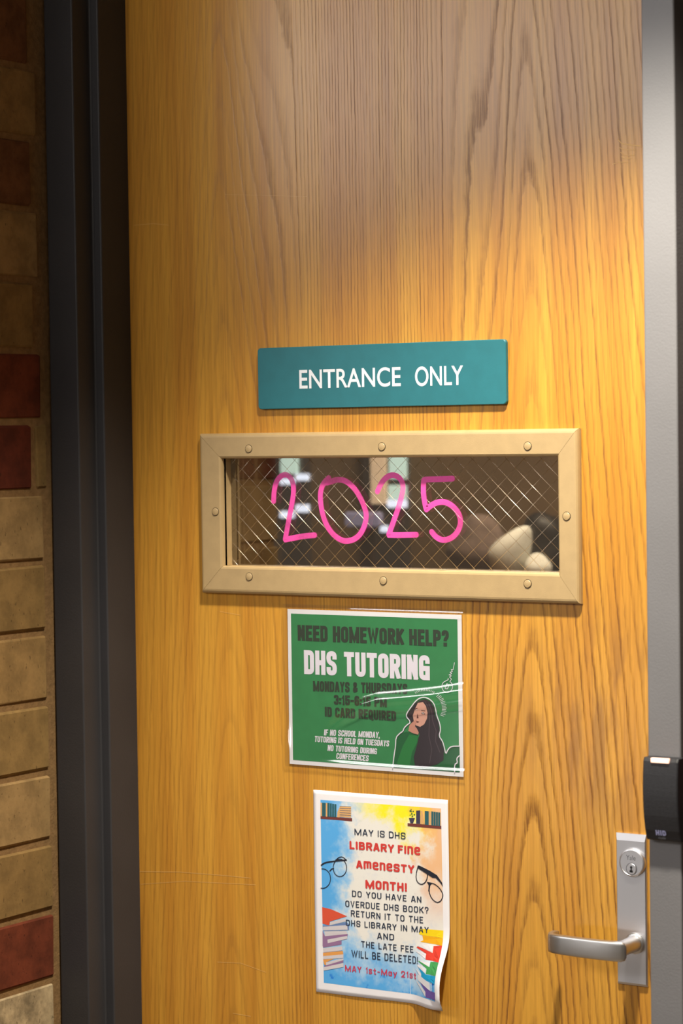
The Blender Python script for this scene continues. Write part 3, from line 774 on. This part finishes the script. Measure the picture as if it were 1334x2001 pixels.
pc = [(at(627, 1562.6).x, at(627, 1562.6).z), (at(862.6, 1579.5).x, at(862.6, 1579.5).z), (at(869, 1950).x, at(869, 1950).z), (at(633.5, 1920).x, at(633.5, 1920).z)]
grid_obj('watercolour_print', pc, 40, 50, .0001, M['watercolour'], lib)
def s2(name, polys, lvl, mt): return sheet(name, polys, QY - .00031 - .00004 * lvl, mt, lib, lift=lift2, cuts=cuts)
HN = dict(style='round', wl_=.52, pen=.155, gap=.2, space=.5, r=.42)
navy = pm('print_navy', (44, 54, 74))
red, date_red = pm('print_red', (206, 62, 58)), pm('print_date_red', (196, 64, 92))
RD = dict(style='round', wl_=.50, pen=.235, gap=.13, space=.32, r=.3)
line_part('printed_line', navy, lib, QY - .00046, 'MAY IS DHS', (694, 1631.6), (793.5, 1640), 1618.5, **{**HN, 'wl_': .6}, lift=lift2, cuts=cuts)
line_part('printed_line', navy, lib, QY - .00046, 'DO YOU HAVE AN', (688.8, 1751.7), (824.5, 1763.8), 1739.5, **HN, lift=lift2, cuts=cuts)
line_part('printed_line', navy, lib, QY - .00046, 'OVERDUE DHS BOOK?', (675.8, 1771.5), (838.4, 1785), 1759, **HN, lift=lift2, cuts=cuts)
line_part('printed_line', navy, lib, QY - .00046, 'RETURN IT TO THE', (686.6, 1790.6), (828, 1804), 1778, **HN, lift=lift2, cuts=cuts)
line_part('printed_line', navy, lib, QY - .00046, 'DHS LIBRARY IN MAY', (677, 1808.6), (838.5, 1823.5), 1796.5, **HN, lift=lift2, cuts=cuts)
line_part('printed_line', navy, lib, QY - .00046, 'AND', (738.3, 1834.4), (771.4, 1837), 1822, **HN, lift=lift2, cuts=cuts)
line_part('printed_line', navy, lib, QY - .00046, 'THE LATE FEE', (707, 1850.5), (809, 1861.4), 1838, **HN, lift=lift2, cuts=cuts)
line_part('printed_line', navy, lib, QY - .00046, 'WILL BE DELETED!', (688, 1870), (819, 1883.5), 1855.5, **HN, lift=lift2, cuts=cuts)
line_part('printed_line', red, lib, QY - .00046, 'LIBRARY FIne', (684.3, 1658.6), (822.6, 1671), 1642.5, **RD, lift=lift2, cuts=cuts)
line_part('printed_line', red, lib, QY - .00046, 'AmeneSTY', (697, 1696.4), (811, 1706.5), 1680.5, **RD, lift=lift2, cuts=cuts)
line_part('printed_line', red, lib, QY - .00046, 'MonTH!', (715, 1735.8), (796.5, 1742.5), 1718.5, **RD, lift=lift2, cuts=cuts)
line_part('printed_line', date_red, lib, QY - .00046, 'MAY 1st-May 21st', (675.3, 1897.4), (816, 1912.5), 1885, **{**HN, 'pen': .17}, lift=lift2, cuts=cuts)
def P2(c): return lambda pts: [(at(a, b).x, at(a, b).z) for a, b in c(pts)]
k9, k10, k7 = P2(cr(600, 1530, 8.3375)), P2(cr(760, 1530, 8.007)), P2(cr(600, 1530, 4.4467))
k11, k12 = P2(cr(600, 1760, 8.3375)), P2(cr(760, 1760, 9.093))
shelfc, teal2, tan2, slate = pm('print_shelf', (112, 56, 52)), pm('print_teal_book', (44, 92, 100)), pm('print_tan_book', (216, 168, 112)), pm('print_slate', (62, 60, 80))
s2('printed_shelf', [k9([(228, 532), (745, 572), (745, 622), (228, 580)])], 1, shelfc)
s2('printed_shelf', [k10([(300, 625), (828, 668), (828, 715), (300, 672)])], 1, shelfc)
books = [(teal2, k9([(255, 318), (312, 324), (312, 545), (255, 540)])), (teal2, k10([(570, 435), (632, 440), (632, 655), (570, 648)]))]
books += [(teal2, k9([(342 + i * 38, 322 + i * 6), (374 + i * 38, 325 + i * 6), (374 + i * 38, 548 + i * 3), (342 + i * 38, 545 + i * 3)])) for i in range(4)]
books += [(teal2, k10([(672 + i * 36, 440 + i * 5), (704 + i * 36, 443 + i * 5), (704 + i * 36, 665 + i * 3), (672 + i * 36, 660 + i * 3)])) for i in range(4)]
books += [(tan2, k9([(228, 318), (252, 320), (252, 540), (228, 538)])), (tan2, k9([(315, 322), (340, 324), (340, 548), (315, 545)])), (tan2, k9([(505, 470), (545, 385), (552, 385), (540, 560), (500, 555)]))]
books += [(tan2, k9([(550 - i * 2, 378 + i * 36), (728, 388 + i * 36), (728, 414 + i * 36), (545 - i * 2, 402 + i * 36)])) for i in range(5)]
books += [(tan2, k10([(500, 435), (530, 438), (568, 640), (538, 640)])), (tan2, k10([(498, 520), (522, 440), (530, 640), (500, 640)])), (tan2, k10([(636, 438), (664, 440), (664, 655), (636, 652)]))]
books += [(slate, k9([(545, 372 + i * 36), (728, 380 + i * 36), (728, 386 + i * 36), (540, 378 + i * 36)])) for i in range(5)] + [(slate, k10([(435, 430), (498, 425), (498, 640), (435, 632)]))]
for mm, pl in books: s2('printed_book', [pl], 2, mm)
s2('printed_plant_pot', [k10([(320, 545), (415, 545), (385, 628), (345, 625)])], 2, slate)
leaf = pm('print_leaf', (58, 104, 60))
Lf = []
for cx, cy, r_ in ((345, 435, 18), (388, 440, 12), (365, 480, 14), (405, 492, 14), (340, 500, 10), (375, 515, 14), (355, 410, 8)):
    Lf.append(k10([(cx + r_ * math.cos(t * 1.047), cy + r_ * .8 * math.sin(t * 1.047)) for t in range(6)]))
s2('printed_plant', Lf + ribbon(k10([(368, 545), (372, 480), (360, 440)]), .0006), 2, leaf)
# spectacles
ink = pm('print_black', (34, 36, 48))
def ell(cx, cy, rx, ry, a0=0, a1=360, rot=0, n=28):
    out = []
    for i in range(n + 1):
        t = math.radians(a0 + (a1 - a0) * i / n); x, y = rx * math.cos(t), ry * math.sin(t); c, s = math.cos(rot), math.sin(rot)
        out.append((cx + c * x - s * y, cy + s * x + c * y))
    return out
pw = 1 / 1300
E1 = ribbon(k7(ell(291, 735, 58, 76)), 1.5 * pw) + ribbon(k7(ell(140, 828, 70, 85, -95, 100)), 1.5 * pw) + ribbon(k7([(205, 762), (220, 745), (236, 742)]), 2 * pw)
E1 += ribbon(smooth_line(k7([(131, 712), (160, 690), (250, 676), (345, 668)]), 1), 2.6 * pw) + ribbon(smooth_line(k7([(255, 668), (285, 642), (315, 640), (348, 668)]), 1), 1.7 * pw)
s2('printed_spectacles', E1, 3, ink)
l1 = k10(smooth_line([(465, 1300), (430, 1440), (445, 1540), (510, 1590), (575, 1560), (612, 1480), (610, 1400)], 1)); l2 = k10(smooth_line([(650, 1560), (632, 1690), (670, 1800), (750, 1872), (815, 1850), (845, 1790), (850, 1730), (800, 1640), (720, 1575), (650, 1560)], 1))
E1 = ribbon(l1, 1.8 * pw) + ribbon(l2, 1.8 * pw) + [k10([(462, 1285), (490, 1290), (650, 1370), (760, 1440), (840, 1560), (850, 1620), (810, 1560), (740, 1485), (690, 1480), (600, 1420), (460, 1330)])]
E1 += [k10([(600, 1540), (640, 1550), (690, 1560), (655, 1600), (640, 1700), (622, 1690), (630, 1600)])]
s2('printed_spectacles', E1, 3, ink)
# stacks of printed books
def pal(name, col, polys, lvl=1): s2(name, polys, lvl, pm('print_' + name, col))
pal('printed_red_cover', (214, 84, 58), [k11([(256, 100), (400, 135), (660, 250), (380, 335), (372, 400), (262, 370)])], 2)
pal('printed_pages', (206, 200, 206), [k11([(385, 345), (640, 285), (640, 335), (378, 398)]), k11([(270, 420), (660, 395), (670, 470), (272, 480)]), k11([(290, 495), (650, 490), (670, 540), (300, 575)]), k11([(340, 630), (660, 570), (665, 615), (345, 690)]),
    k11([(270, 770), (580, 740), (585, 805), (272, 840)]), k11([(272, 900), (600, 870), (600, 930), (272, 950)]), k11([(315, 1000), (600, 935), (600, 965), (320, 1050)]), k11([(280, 1080), (600, 1010), (605, 1075), (280, 1135)])], 2)
pal('printed_mauve_covers', (146, 110, 150), [k11([(262, 480), (300, 575), (670, 540), (660, 620), (345, 700), (262, 740)]), k11([(262, 690), (570, 650), (570, 710), (270, 760)]), k11([(290, 1060), (600, 960), (600, 1000), (285, 1090)])], 1)
pal('printed_blue_covers', (104, 128, 176), [k11([(380, 400), (650, 345), (690, 380), (690, 475), (280, 492), (262, 400)])], 1)
pal('printed_orange_covers', (224, 156, 84), [k11([(268, 845), (590, 815), (600, 870), (270, 900)]), k11([(270, 955), (450, 940), (320, 1000), (320, 1050), (290, 1040)])], 2)
pal('printed_yellow_book', (246, 214, 20), [k12([(560, 495), (975, 525), (975, 660), (600, 610), (545, 590)])], 1)
pal('printed_gold_book', (236, 172, 20), [k12([(600, 612), (975, 662), (975, 790), (560, 725), (620, 700)])], 1)
pal('printed_red_books', (208, 60, 44), [k12([(810, 800), (975, 785), (985, 1060), (690, 1030), (690, 930), (500, 830), (520, 805), (810, 915)])], 1)
pal('printed_green_books', (64, 150, 84), [k12([(800, 1060), (985, 1060), (985, 1280), (740, 1270), (740, 1180), (550, 1075), (550, 1055), (800, 1150)])], 1)
pal('printed_sky_book', (24, 150, 200), [k12([(550, 1170), (740, 1280), (985, 1285), (985, 1420), (640, 1360), (630, 1270)])], 1)
pal('printed_violet_book', (108, 84, 160), [k12([(600, 1420), (860, 1555), (1000, 1560), (1000, 1700), (750, 1680), (750, 1580)])], 1)
pal('printed_white_pages', (222, 220, 226), [k12([(560, 740), (800, 800), (805, 905), (520, 800)]), k12([(500, 880), (690, 940), (690, 1020), (500, 905)]), k12([(560, 1060), (790, 1080), (795, 1150)]), k12([(520, 1120), (730, 1190), (730, 1265), (540, 1160)]),
    k12([(490, 1190), (630, 1280), (620, 1345)]), k12([(540, 1290), (850, 1420), (855, 1550), (560, 1400)]), k12([(520, 1400), (745, 1580), (745, 1670), (530, 1440)])], 2)

# ------------------------------------------------------------------ lock plate, cylinder, lever
px0, px1, pz0, pz1 = .4540, .4962, .9640, 1.1580
bm = bmesh.new()
loft(bm, [[(px0, 0.0002, pz0), (px1, 0.0002, pz0), (px1, 0.0002, pz1), (px0, 0.0002, pz1)], [(px0, -.0028, pz0), (px1, -.0028, pz0), (px1, -.0028, pz1), (px0, -.0028, pz1)],
          [(px0 + .0015, -.0045, pz0 + .003), (px1 - .0015, -.0045, pz0 + .003), (px1 - .0015, -.0045, pz1 - .009), (px0 + .0015, -.0045, pz1 - .009)]])
plate = from_bm('lock_plate', bm, M['steel'], door); plate['label'] = 'satin nickel lock plate with cylinder and lever handle'
cx, cz = at(1234, 1686, -.008).x, at(1234, 1686, -.008).z
bm = bmesh.new(); lathe_y(bm, cx, cz, [(.0180, -.004), (.0180, -.0075), (.0172, -.0088), (.0160, -.0093), (.0156, -.0089), (.0003, -.0089)], 48)
from_bm('lock_cylinder', bm, M['steel'], plate)
kx, kz = at(1233.6, 1698, -.009).x, at(1233.6, 1698, -.009).z
bm = bmesh.new(); lathe_y(bm, kx, kz, [(.0068, -.0086), (.0068, -.0096), (.0063, -.0100), (.0003, -.0100)], 32)
from_bm('key_plug', bm, M['steel'], plate)
ring = [(kx + .0075 * math.cos(t * math.pi / 16), kz + .0075 * math.sin(t * math.pi / 16)) for t in range(32)]
sheet('plug_joint', ribbon(ring, .0007, closed=True), -.0091, M['engrave'], plate)
key = [[(kx + .0017 * math.cos(t * .785), kz + .0022 + .0017 * math.sin(t * .785)) for t in range(8)], [(kx - .0009, kz + .0015), (kx + .0009, kz + .0015), (kx + .0011, kz - .002), (kx - .0011, kz - .002)],
       [(kx - .0023, kz - .0042), (kx + .0021, kz - .0046), (kx + .0022, kz - .0018), (kx - .0022, kz - .0014)]]
sheet('keyhole', key, -.0102, M['dark_hole'], plate)
a, b = at(1223, 1680, -.009), at(1241.5, 1680, -.009)
font_text('engraved_name', 'Yale', a.x, b.x, a.z, a.z + .0062, -.0091, M['engrave'], plate)

# lever: round neck out of the plate, flat grip running left, tip returning to the door
hx, hz = .4800, at(1245, 1838, -.003).z
hz = 1.0185
bm = bmesh.new()
lathe_y(bm, hx, hz, [(.0135, -.004), (.0135, -.0065), (.0122, -.0075), (.0105, -.0080), (.0098, -.030), (.0102, -.052)], 36)
neck = from_bm('lever_neck', bm, M['steel_lever'], plate, smooth=False)
bm = bmesh.new(); rings = []
path = [(.4935, -.0565, .0), (.4915, -.0575, 0), (.487, -.058, 0), (.475, -.0595, 0), (.455, -.0605, 0), (.430, -.0600, 0), (.405, -.0580, 0), (.392, -.0560, 0), (.3845, -.0525, 0), (.3815, -.046, 0), (.381, -.034, 0), (.381, -.028, 0)]
for i, (x, y, _) in enumerate(path):
    a = Vector(path[max(0, i - 1)][:2]); b = Vector(path[min(len(path) - 1, i + 1)][:2]); t = (b - a).normalized(); n = Vector((-t.y, t.x))
    th = .0052 if x > .39 else .004
    hh = .0128 - .0010 * i / 11
    if i == 0: hh *= .55; th *= .5
    if i == 1: hh *= .86; th *= .85
    if i == len(path) - 1: hh *= .9; th *= .8
    ring_ = []
    for k in range(20):
        t2 = 2 * math.pi * k / 20; c, s = math.cos(t2), math.sin(t2)
        ex = math.copysign(abs(c) ** .3, c) * th; ez = math.copysign(abs(s) ** .4, s) * hh
        ring_.append((x + n.x * ex, y + n.y * ex, hz + ez - .0035 * (0 if x > .47 else 0)))
    rings.append(ring_)
loft(bm, rings)
lev = from_bm('lever_grip', bm, M['steel_lever'], plate, smooth=True)

# ------------------------------------------------------------------ card reader on the frame
rx0, rx1, rz0, rz1 = .5500, .5968, 1.1735, 1.2745
bm = bmesh.new(); rings = []
prof = [(rz1, -.0175), (rz1 - .004, -.0200), (rz1 - .02, -.0215), (rz1 - .045, -.0225), (rz1 - .07, -.0205), (rz1 - .088, -.0165), (rz0 + .002, -.0125), (rz0, -.0110)]
prof = [((1 - t) * a[0] + t * b[0], (1 - t) * a[1] + t * b[1]) for a, b in zip(prof, prof[1:]) for t in (0, .25, .5, .75)] + [prof[-1]]
for _ in range(3): prof = [prof[0]] + [(p[0], (o_[1] + 2 * p[1] + q[1]) / 4) for o_, p, q in zip(prof, prof[1:], prof[2:])] + [prof[-1]]
for z, d in prof:
    y = D2 + d; r = .0022
    rings.append([(rx0, D2 - .0002, z), (rx0, y + r, z), (rx0 + r * .3, y + r * .3, z), (rx0 + r, y, z), (rx1 - r, y, z), (rx1 - r * .3, y + r * .3, z), (rx1, y + r, z), (rx1, D2 - .0002, z)])
loft(bm, rings)
reader = from_bm('card_reader', bm, M['black_plastic'])
tag(reader, 'black card reader with a lit bar at its top, on the grey door frame', 'card reader')
a, b = at(1272, 1484, D2 - .02), at(1307, 1486, D2 - .02)
bm = bmesh.new(); box(bm, a.x, b.x, D2 - .0222, D2 - .017, rz1 - .0052, rz1 + .0004, bev=.0006)
from_bm('light_bar', bm, M['led'], reader)
YL = D2 - .0158
a = at(1281, 1632, YL); b = at(1301, 1634, YL)
tl = lettering('HID', .5, .28, 'square', .18, .3, .3)
def fit(tl, a, wd, hh): return [[(a.x + p / tl[1] * wd, a.z + q * hh) for p, q in pl] for pl in tl[0]]
def rl(x, z):  # follow the sloping lower front of the reader
    t = (rz1 - .070 - z) / .018
    return .0205 - .0040 * max(0, min(1, t)) - max(0, (rz1 - .088 - z)) * .31
sheet('logo', fit(tl, a, b.x - a.x, .0066), D2 - .0006, M['logo_blue'], reader, lift=rl)
a = at(1285, 1639.5, YL); b = at(1299, 1640, YL)
font_text('small_print', 'iCLASS', a.x, b.x, a.z, a.z + .0024, D2 - .0006 - rl(a.x, a.z + .001), M['logo_grey'], reader)

# ------------------------------------------------------------------ scratches in the varnish
def scr(pts, wd): return ribbon([(at(a, b).x, at(a, b).z) for a, b in pts], wd, cap='butt')
sc = scr([(1207, 273), (1215, 281), (1253, 286)], .0012) + scr([(1210, 288), (1218, 293), (1241, 293)], .0008) + scr([(1212, 297), (1219, 304), (1240, 303)], .0008) + scr([(1214, 306), (1222, 310), (1233, 309)], .0010) + scr([(1196, 321), (1210, 317), (1230, 317)], .0006)
sc += scr([(272, 1703), (350, 1704), (440, 1711), (490, 1716)], .0006) + scr([(275, 1728), (360, 1722), (500, 1729)], .0005) + scr([(425, 1880), (470, 1882), (520, 1900)], .0005) + scr([(455, 1980), (490, 1986)], .0006)
sc += scr([(262, 440), (300, 437), (330, 440)], .0004) + scr([(440, 380), (600, 384)], .0003) + scr([(430, 1195), (470, 1202)], .0004)
o = sheet('scratch', sc, -.00025, M['scratch'], door); o['label'] = 'pale scratches in the varnish'; o['kind'] = 'stuff'

# ------------------------------------------------------------------ the library room behind the glass
IY = 1.35
tag(box_obj('wall_inner', (-2.6, 1.0, IY + .12, IY + .2, 0, CEIL), M['inner_wall']), kind='structure')
def wpx(x0, y0, x1, y1, Y): a, b = at(x0, y0, Y), at(x1, y1, Y); return a.x, b.x, b.z, a.z
day = mat('daylight_pane', (196, 226, 222), .3, emit=1.7); day2 = mat('daylight_pane_bright', (216, 228, 255), .3, emit=2.8); warm = mat('daylight_pane_warm', (216, 190, 160), .4, emit=1.3)
glz = mat('window_bar', (70, 62, 60), .6)
for idx, (box_px, panes) in enumerate((
        ((541, 800, 606, 1200), [(547, 806, 582, 926, day), (578, 926, 603, 939, day2), (547, 935, 574, 947, day2), (578, 986, 603, 1001, day2), (547, 999, 574, 1012, day2)]),
        ((718, 800, 800, 1200), [(723, 806, 755, 985, warm), (759, 806, 794, 936, day), (759, 948, 794, 976, day), (757, 977, 794, 992, day2), (743, 1027, 758, 1040, day2)]))):
    a = wpx(*box_px, IY + .11)
    wnd = tag(box_obj('window_%d' % (idx + 1), (a[0], a[1], IY + .09, IY + .118, a[2], a[3]), glz), kind='structure')
    for x_0, y_0, x_1, y_1, mm in panes:
        a = wpx(x_0, y_0, x_1, y_1, IY + .085)
        box_obj('pane', (a[0], a[1], IY + .082, IY + .089, a[2], a[3]), mm, wnd, bev=.001)
a = wpx(560, 1046, 850, 1300, IY - .25)
cab = tag(bpy.data.objects.new('cabinet', None), 'dark wooden cabinet in the room behind the wired window', 'cabinet'); COL.objects.link(cab); cab.location = ((a[0] + a[1]) / 2, IY - .2, 0)
box_obj('body', (a[0], 0.36, IY - .35, IY - .02, .06, a[3] - .105), M['dark_wood'], cab, bev=.004)
box_obj('plinth', (a[0] + .02, 0.34, IY - .33, IY - .04, 0, .06), M['dark_wood'], cab)
box_obj('top', (a[0] - .01, 0.37, IY - .36, IY - .01, a[3] - .105, a[3] - .08), M['dark_wood'], cab, bev=.003)
box_obj('door', (a[0] + .01, -.07, IY - .365, IY - .35, .08, a[3] - .12), M['dark_wood'], cab, bev=.002)
box_obj('door', (-.06, .35, IY - .365, IY - .35, .08, a[3] - .12), M['dark_wood'], cab, bev=.002)
CT = a[3] - .08
def blob(name, cx, cy, cz, rx, ry, rz, mt, parent=None, seed=0, warp=.12, sharp=0):
    bm = bmesh.new(); bmesh.ops.create_icosphere(bm, subdivisions=4, radius=1)
    rr = random.Random(seed); ph = [rr.uniform(0, 6) for _ in range(6)]
    for v in bm.verts:
        c = v.co.copy(); k = 1 + warp * (math.sin(3 * c.x + ph[0]) + math.sin(4 * c.y + ph[1]) + math.sin(5 * c.z + ph[2]) * .6)
        c *= k
        c.x += sharp * max(0, c.z) ** 1.5
        v.co = Vector((cx + c.x * rx, cy + c.y * ry, max(cz - rz, cz + c.z * rz)))
    return from_bm(name, bm, mt, parent, smooth=True)
q = at(707, 1013, IY - .12)
scn = mat('pale_screen', (150, 150, 190), .4, emit=.45)
mo = tag(bpy.data.objects.new('computer_monitor', None), 'small blue-grey screen on the cabinet behind the glass', 'monitor'); COL.objects.link(mo); mo.location = (q.x, IY - .12, CT)
a = wpx(674, 1000, 745, 1030, IY - .14)
box_obj('screen', (a[0], a[1], IY - .145, IY - .13, a[2], a[3]), scn, mo, bev=.004)
box_obj('stand', ((a[0] + a[1]) / 2 - .012, (a[0] + a[1]) / 2 + .012, IY - .13, IY - .115, CT, a[3] - .01), M['dark_wood'], mo)
box_obj('foot', ((a[0] + a[1]) / 2 - .03, (a[0] + a[1]) / 2 + .03, IY - .16, IY - .09, CT, CT + .004), M['dark_wood'], mo)
q = at(925, 1115, IY - .22)
gy = mat('grey_wool', (120, 104, 98), .95, noise=(60, .3))
tag(blob('folded_coat', q.x - .01, IY - .17, CT + .055, .068, .05, .055, gy, None, 3), 'grey-brown woolly coat heaped on the cabinet behind the glass', 'coat')
wt = mat('white_cloth', (236, 238, 232), .9)
tag(blob('cloth_bag', at(1008, 1100, IY - .27).x, IY - .30, CT + .052, .040, .035, .052, wt, None, 8, .06, .75), 'white cloth bag with a pointed top behind the right end of the glass', 'bag')
tag(blob('folded_cloth', at(1068, 1108, IY - .27).x, IY - .30, CT + .028, .024, .03, .028, wt, None, 9, .06), 'small rounded white cloth beside the pointed bag behind the glass', 'cloth')
bk = mat('black_leather', (30, 26, 26), .5)
tag(blob('dark_bag', at(1064, 1060, IY - .1).x + .02, IY - .12, CT + .06, .048, .05, .06, bk, None, 12, .1), 'black bag standing behind the white cloths at the right end of the glass', 'bag')
